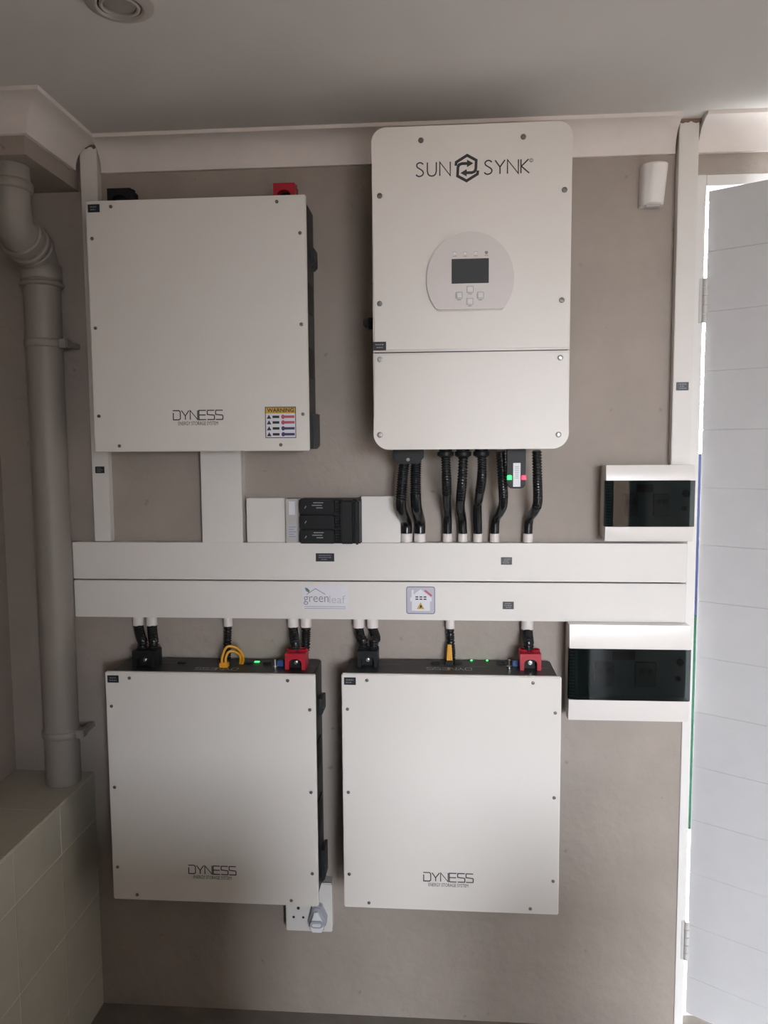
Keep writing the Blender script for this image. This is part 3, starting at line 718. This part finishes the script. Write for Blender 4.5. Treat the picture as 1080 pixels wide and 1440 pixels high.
conduit('black conduit with a double bend, next to the smaller consumer unit', Z5([(725, 46), (728, 180), (729, 290), (713, 335), (689, 370), (683, 440)]), [.13, .12, .09, .06, .026, .022], 12.5, 14, group=GU, smooth_from=.62)
q0, q1 = onY(555, 636, .11), onY(594, 650, .11)
boot = thing('cable_boot', 'black tapered cable boot under the inverter joining two fat conduits', 'cable boot', ((q0.x+q1.x)/2, -.11, q1.z))
za, zb = iz0, WZ(570, 652, .11)
obj('shroud', prism(new(), [(q0.x+.008, zb), (q1.x-.008, zb), (q1.x+.003, zb+.014), (q1.x+.003, za), (q0.x-.003, za), (q0.x-.003, zb+.014)], -.085, -.135, .004, 2), BPLAS, boot)
obj('bolt', cyl(new(), ((q0.x+q1.x)/2, -.134, zb+.010), ((q0.x+q1.x)/2, -.139, zb+.010), .004, 10), SCREW, boot)
GL = 'black conduits between the trunking and the lower batteries'
def low(label, px, x_off, end, dia, col):
    """drops from the lower trunking at picture column px to a point on or in the battery lid"""
    a = onY(px, 870, .021); a.z = tz[3]; e = Vector(end)
    pts = [a, a-Vector((0, 0, .026)), a.lerp(e, .62)+Vector((x_off, 0, -.004)), e+Vector((0, .002, .016)), e]
    return conduit3(label, pts, dia, col)
def conduit3(label, pts, dia_px, collar_px):
    path = spline(pts, .00125); r = dia_px/2*(CD-.05)/FPX; cr = collar_px/2*(CD-.02)/FPX
    t = thing('cable_conduit', label, 'conduit', tuple(path[-1]), GL)
    obj('corrugated_tube', tube(new(), path, lambda i: r*(1.08 if (i//2) % 2 else .87), 14), CONDM, t, angle=80)
    obj('pvc_collar', lathe(new(), [(cr-.0035, 0), (cr, -.001), (cr, -.024), (cr-.0012, -.025), (r*.85, -.025)], (path[0].x, path[0].y, tz[3]), 24), PVCP, t)
    return t
def hole(tp, s_, z, wdt=.050): return (tp[0]+s_*.25*wdt, tp[1]+.022+.006, z+.041)
low('black conduit into the black terminal beside the tiled ledge, closer to the grey pipe', 194.5, 0, hole(BT2, -1, TZ2, .058), 13.5, 16)
low('black conduit into the black terminal beside the tiled ledge, farther from the grey pipe', 213.5, 0, hole(BT2, 1, TZ2, .058), 13.5, 16)
x, y = tpos(319.5, 928, TZ2); low('thin black conduit dropping behind the looping yellow wires', 320.5, 0, (x, y, TZ2), 11, 13)
low('black conduit into the red terminal of the battery with looping yellow wires', 412, 0, hole(RT2, -.4, TZ2), 13, 16)
x, y = tpos(429, 927, TZ2); low('black conduit passing just beside the red terminal of the battery with looping yellow wires', 430.5, .003, (x, -.035, TZ2), 13, 16)
low('curved black conduit into the black terminal near the company sticker', 504.5, -.002, hole(BT3, -1, TZ3, .054), 13, 16.5)
low('curved black conduit into the black terminal, under the house sticker side', 524, .006, hole(BT3, 1, TZ3, .054), 13, 16.5)
x, y = tpos(635, 928, TZ3); low('thin black conduit dropping behind the narrow bunch of yellow wires', 633, 0, (x, y, TZ3), 11, 13)
low('black conduit into the red terminal next to the larger consumer unit', 741.5, 0, hole(RT3, -.2, TZ3), 15, 17.5)

# ------------------------------------------------------------------ data dongle with its two lights
DG = .16
q0, q1 = onY(713, 687, DG), onY(739.5, 640, DG)
dg = thing('data_dongle', 'black data dongle under the inverter with a glowing green and a red light', 'dongle', ((q0.x+q1.x)/2, -DG, q0.z))
obj('case', prism(new(), rrect(q0.x, q1.x, q0.z, iz0, .012, 6, .002), -DG+.026, -DG, .005, 3), BPLAS, dg)
s0, s1 = onY(721.5, 684.5, DG), onY(732, 651, DG)
st = obj('sticker', bx(new(), s0.x, s1.x, -DG, -DG-.0006, s0.z, s1.z), STK, dg)
bm = new()
for k in range(7): ribbon(bm, [(s0.x+.004, s0.z+.020+k*.0042), (s1.x-.004, s0.z+.020+k*.0042)], .0011, Vector((0, -DG-.0009, 0)), UX, VZ)
flat('print', bm, INKG, st)
for sx, m in ((716.5, LEDG), (736.5, LEDR)):
    q = onY(sx, 672, DG); obj('status_light', lathe(new(), [(.0055, -.004), (.0055, .004), (.0035, .006)], (q.x, -DG+.002, q.z), 14), m, dg)

# ------------------------------------------------------------------ battery fuse isolator and the boxes beside it
def blank_box(label, pa, pb, dep):
    q0, q1 = onY(*pa, dep), onY(*pb, dep)
    t = thing('blanking_box', label, 'trunking', ((q0.x+q1.x)/2, 0, q0.z), 'white boxes beside the fuse isolator')
    obj('box_body', bx(new(), q0.x+.001, q1.x-.001, 0, -dep+.004, tz[0], q1.z-.001), PVC, t)
    obj('box_lid', bx(new(), q0.x, q1.x, -dep+.0042, -dep, tz[0]+.0005, q1.z, .0012, 2), PVC, t); return t
blank_box('square white box between the fuse isolator and the wide upright trunking', (347.5, 760), (400.5, 700.5), .037)
blank_box('square white box between the fuse isolator and the fat conduits', (508.5, 760), (563, 698), .037)
fx0, fx1 = WX(401.5, 730, .052), WX(506, 730, .085)
fi = thing('fuse_isolator', 'black three-way fuse isolator with a grey base on top of the trunking', 'fuse switch', ((fx0+fx1)/2, 0, tz[0]))
fz0, fz1 = tz[0]+.0005, WZ(430, 702, .06)
fxb = WX(420.5, 730, .07)
gb = obj('grey_base', bx(new(), fx0, fxb+.002, 0, -.052, fz0, fz1, .002, 2), mat('fuse_grey', (.52, .50, .47), .5), fi)
obj('rating_sticker', bx(new(), WX(406, 700, .052), WX(414.5, 700, .052), -.052, -.0527, WZ(410, 724, .052), WZ(410, 705, .052)), STK, gb)
ps = obj('print_sticker', bx(new(), WX(404, 700, .052), WX(417, 700, .052), -.052, -.0527, WZ(410, 757, .052), WZ(410, 738, .052)), STKG, gb)
bm = new()
for k in range(5): ribbon(bm, [(WX(405.5, 700, .052), WZ(410, 741+k*3.4, .052)), (WX(415.5-(k % 2)*3, 700, .052), WZ(410, 741+k*3.4, .052))], .0018, Vector((0, -.0530, 0)), UX, VZ)
flat('print', bm, INKG, ps)
obj('switch_body', bx(new(), fxb, fx1, 0, -.060, fz0, fz1, .002, 2), BPLAS, fi)
hx0 = WX(470, 730, .08)
for k in range(3):
    za = fz0+(fz1-fz0)*(k/3)+.0015; zb = fz0+(fz1-fz0)*((k+1)/3)-.0015
    fc = obj('fuse_carrier', bx(new(), fxb+.002, hx0-.001, -.058, -.078, za, zb, .0025, 2), BPLAS, fi)
    bm = new()
    if k != 1:
        for j, (u0, u1) in enumerate(((.42, .70), (.38, .66), (.50, .68))):
            ribbon(bm, [(fxb+(hx0-fxb)*u0, zb-.006-j*.0062), (fxb+(hx0-fxb)*u1, zb-.006-j*.0062)], .0022, Vector((0, -.0784, 0)), UX, VZ)
    ribbon(bm, [(fxb+(hx0-fxb)*.18, (za+zb)/2-.003), (fxb+(hx0-fxb)*.22, (za+zb)/2+.003)], .002, Vector((0, -.0784, 0)), UX, VZ)
    flat('print', bm, INKG, fc)
    for j in range(5):
        zz = za+.003+j*(zb-za-.006)/4
        obj('vent_rib', bx(new(), hx0+.001, hx0+.012, -.059, -.072, zz-.0009, zz+.0009), BPLAS, fi)
obj('handle', bx(new(), hx0+.014, fx1-.016, -.058, -.080, fz0+.001, fz1-.001, .004, 3), BPLAS, fi)
obj('handle_rail', bx(new(), fx1-.014, fx1-.001, -.058, -.088, fz0+.0005, fz1-.0005, .004, 3), BPLAS, fi)

# ------------------------------------------------------------------ consumer units
def curved_front(bm, x0, x1, z0, z1, yb, dep, bulge, n=14):
    """cover bowed outwards: deepest across the middle of its height"""
    pts = [(yb, z0), (yb, z1)]
    for k in range(n+1):
        v = k/n; z = z1-(z1-z0)*v
        pts.append((-(dep-bulge*(2*v-1)**2), z))
    xprism(bm, pts, x0, x1); return bm
def consumer_unit(label, px0, px1, py0, py1, wy0, wy1, dep, group):
    cxm = (px0+px1)/2; cym = (py0+py1)/2
    x0, x1 = WX(px0, cym, dep), WX(px1, cym, dep); z0, z1 = WZ(cxm, py1, dep), WZ(cxm, py0, dep)
    wz0, wz1 = WZ(cxm, wy1, dep), WZ(cxm, wy0, dep); W_ = x1-x0
    t = thing('consumer_unit', label, 'distribution board', ((x0+x1)/2, 0, z0), group)
    obj('back_box', bx(new(), x0+.002, x1-.002, 0, -dep*.55, z0+.002, z1-.002, .003, 2), DBW, t)
    B0 = dep*.55
    def strip(name, za, zb):
        bm = new(); n = 10; pts = [(-B0, za), (-B0, zb)]
        for k in range(n+1):
            z = zb+(za-zb)*k/n; v = abs((z-(z0+z1)/2)/((z1-z0)/2)); pts.append((-(dep-.006*v**4), z))
        xprism(bm, pts, x0, x1); bmesh.ops.bevel(bm, geom=[e for e in bm.edges if abs(e.verts[0].co.x-e.verts[1].co.x) < 1e-6 and min(-e.verts[0].co.y, -e.verts[1].co.y) > B0+.002], offset=.002, segments=2, affect='EDGES')
        return obj(name, bm, DBW, t)
    strip('upper_cover', wz1, z1); strip('lower_cover', z0, wz0)
    # recessed breaker bay behind the door
    bay = obj('breaker_bay', bx(new(), x0+.001, x1-.001, -B0+.001, -B0-.006, wz0-.001, wz1+.001), mat('bay_grey', (.30, .31, .32), .5), t)
    bm = new(); bx(bm, x0+.0005, x0+.020, -B0-.006, -dep+.020, wz0+.001, wz1-.001); obj('bay_edge', bm, mat('bay_grey', (.30, .31, .32), .5), t)
    n = 16
    for k in range(n):
        zz = wz0+.004+(wz1-wz0-.008)*k/(n-1); obj('grip_rib', bx(new(), x0+.003, x0+.017, -dep+.020, -dep+.016, zz-.0011, zz+.0011), DBW, t)
    for u0, u1 in ((.23, .39), (.57, .74)):
        br = obj('breaker', bx(new(), x0+u0*W_, x0+u1*W_, -B0-.006, -B0-.018, wz0+.22*(wz1-wz0), wz0+.70*(wz1-wz0), .001, 1), mat('breaker_dark', (.10, .10, .10), .45), t)
        for k in (.28, .70):
            xx = x0+(u0+(u1-u0)*k)*W_; obj('toggle', bx(new(), xx-.005, xx+.005, -B0-.018, -B0-.025, wz0+.48*(wz1-wz0), wz0+.58*(wz1-wz0), .0015, 2), BPLAS, br)
    obj('bay_label', bx(new(), x0+.38*W_, x0+.57*W_, -B0-.006, -B0-.0068, wz0+.73*(wz1-wz0), wz0+.90*(wz1-wz0)), BPLAS, t)
    # smoked door: flat across, rolled back round its hinge edge
    R_ = .022; yo = dep+.001; plan = []
    for k in range(9):
        a = PI/2*k/8; plan.append((x0-.0015+R_*(1-math.cos(a)), -(yo-.014+.014*math.sin(a))))
    plan += [(x1-.004, -yo), (x1+.001, -yo+.003)]
    bm = new(); fr = [(Vector((px, py, z))) for z in (wz0+.0006, wz1-.0006) for px, py in plan]
    n = len(plan)
    vo = [bm.verts.new(v) for v in fr]; vi = [bm.verts.new(v+Vector((.0012, .0022, 0))) for v in fr]
    for k in range(n-1):
        bm.faces.new((vo[k], vo[k+1], vo[n+k+1], vo[n+k])); bm.faces.new((vi[k], vi[n+k], vi[n+k+1], vi[k+1]))
        bm.faces.new((vo[k], vi[k], vi[k+1], vo[k+1])); bm.faces.new((vo[n+k], vo[n+k+1], vi[n+k+1], vi[n+k]))
    bm.faces.new((vo[0], vo[n], vi[n], vi[0])); bm.faces.new((vo[n-1], vi[n-1], vi[2*n-1], vo[2*n-1]))
    dr = obj('smoked_door', bm, SMOKE, t)
    zc = wz0+.70*(wz1-wz0); xx = x0+.945*W_
    obj('door_catch', cyl(new(), (xx, -B0-.006, zc), (xx, -B0-.012, zc), .0085, 20), BPLAS, t)
    obj('door_catch', cyl(new(), (xx-.004, -B0-.006, wz0+.38*(wz1-wz0)), (xx-.004, -B0-.012, wz0+.38*(wz1-wz0)), .006, 16), BPLAS, t)
    return t
cu1 = consumer_unit('smaller white consumer unit with a smoked door, on top of the trunking by the door', 852, 976.5, 654, 761.5, 675.5, 741, .078, 'consumer units by the door')
cu2 = consumer_unit('larger white consumer unit with a smoked door, hanging below the trunking by the door', 800.5, 970.5, 880, 1015, 913, 985.5, .080, 'consumer units by the door')

# ------------------------------------------------------------------ alarm sensor
ss = thing('alarm_sensor', 'white tapered alarm sensor high on the wall beside the upright trunking', 'sensor', (WX(917, 258, .0), 0, WZ(917, 288, .02)))
bm = new(); rings = []
prof = [(0, .0), (.02, .85), (.06, 1), (.94, 1), (.985, .93), (1, .6)]
zt, zb_ = WZ(918, 228.5, .03), WZ(916, 288, .03)
a0, a1 = WX(901.5, 232, .012), WX(939, 232, .012); c0_, c1_ = WX(899, 285, .012), WX(932.5, 285, .012)
for v, k in prof:
    z = zb_+(zt-zb_)*v; xa = c0_+(a0-c0_)*v; xb = c1_+(a1-c1_)*v; xm_ = (xa+xb)/2; hw = (xb-xa)/2*(.97+.03*k)
    D_ = .034+.012*v; ring = []
    for j in range(15):
        th = PI*j/14; ring.append(bm.verts.new((xm_-hw*math.cos(th)*(1 if abs(math.cos(th)) < .98 else 1), -.006-(D_*k-.006)*(math.sin(th)**.7 if math.sin(th) > 0 else 0), z)))
    ring += [bm.verts.new((xm_+hw, 0, z)), bm.verts.new((xm_-hw, 0, z))]; rings.append(ring)
for a, b in zip(rings, rings[1:]):
    n = len(a)
    for k in range(n): bm.faces.new((a[k], a[(k+1) % n], b[(k+1) % n], b[k]))
bm.faces.new(rings[0]); bm.faces.new(rings[-1]); obj('housing', bm, SENS, ss)
xm_ = (c0_+c1_)/2; obj('lens_foot', bx(new(), xm_-.017, xm_+.017, -.010, -.030, zb_-.0035, zb_+.001, .0015, 2), mat('sensor_lens', (.55, .53, .52), .4), ss)

# ------------------------------------------------------------------ wall socket with a plug
SD = .038
sx0, sx1, sz0, sz1 = WX(402, 1290, SD), WX(467, 1290, SD), WZ(420, 1309.5, SD), WZ(460, 1243, SD)
so = thing('wall_socket', 'white wall socket plate half hidden behind the battery next to the ledge', 'socket', ((sx0+sx1)/2, 0, sz0))
obj('back_box', bx(new(), sx0+.002, sx1-.001, 0, -SD+.008, sz0+.002, sz1-.001, .002, 2), SOCK, so)
pl = obj('face_plate', bx(new(), sx0, sx1, -SD+.008, -SD, sz0, sz1, .0025, 3), SOCK, so)
for hx, hy, r in ((419.5, 1277, .0042), (413, 1289.5, .0035), (426.5, 1290, .0032)):
    q = onY(hx, hy, SD); obj('pin_hole', cyl(new(), (q.x, -SD+.004, q.z), (q.x, -SD-.0004, q.z), r, 14), INK, pl)
q = onY(446, 1292, SD+.02); k = (CD-SD-.02)/FPX
pg = thing('power_plug', 'pale grey power plug pushed into the wall socket', 'plug', (q.x, -SD, q.z-.03))
hexp = [(-14, 10), (-6.5, -18), (1.5, -19), (6, -17), (14, 1), (13, 11), (8, 17), (7, 21), (-8, 21), (-9, 17)]
obj('plug_body', prism(new(), [(q.x+a*k, q.z-b*k) for a, b in hexp], -SD, -SD-.020, .004, 3), PLUGM, pg)
inn = [(-9.5, 6), (-4, -11), (1, -12), (8.5, 4), (9.5, 14), (6.5, 20), (-7, 20), (-9.5, 14)]
CAPM = mat('plug_cap', (.84, .85, .88), .3)
obj('plug_cap', prism(new(), [(q.x+a*k, q.z-b*k) for a, b in inn], -SD-.0195, -SD-.026, .001, 2), CAPM, pg)
obj('grip_bar', prism(new(), rrect(q.x-10*k, q.x+9.5*k, q.z-12*k, q.z-1*k, 5*k, 5), -SD-.0255, -SD-.029, .001, 2), PLUGM, pg)
obj('grip_inset', prism(new(), rrect(q.x-7*k, q.x+6.5*k, q.z-9*k, q.z-4*k, 2.4*k, 5), -SD-.0285, -SD-.031, .0008, 2), CAPM, pg)
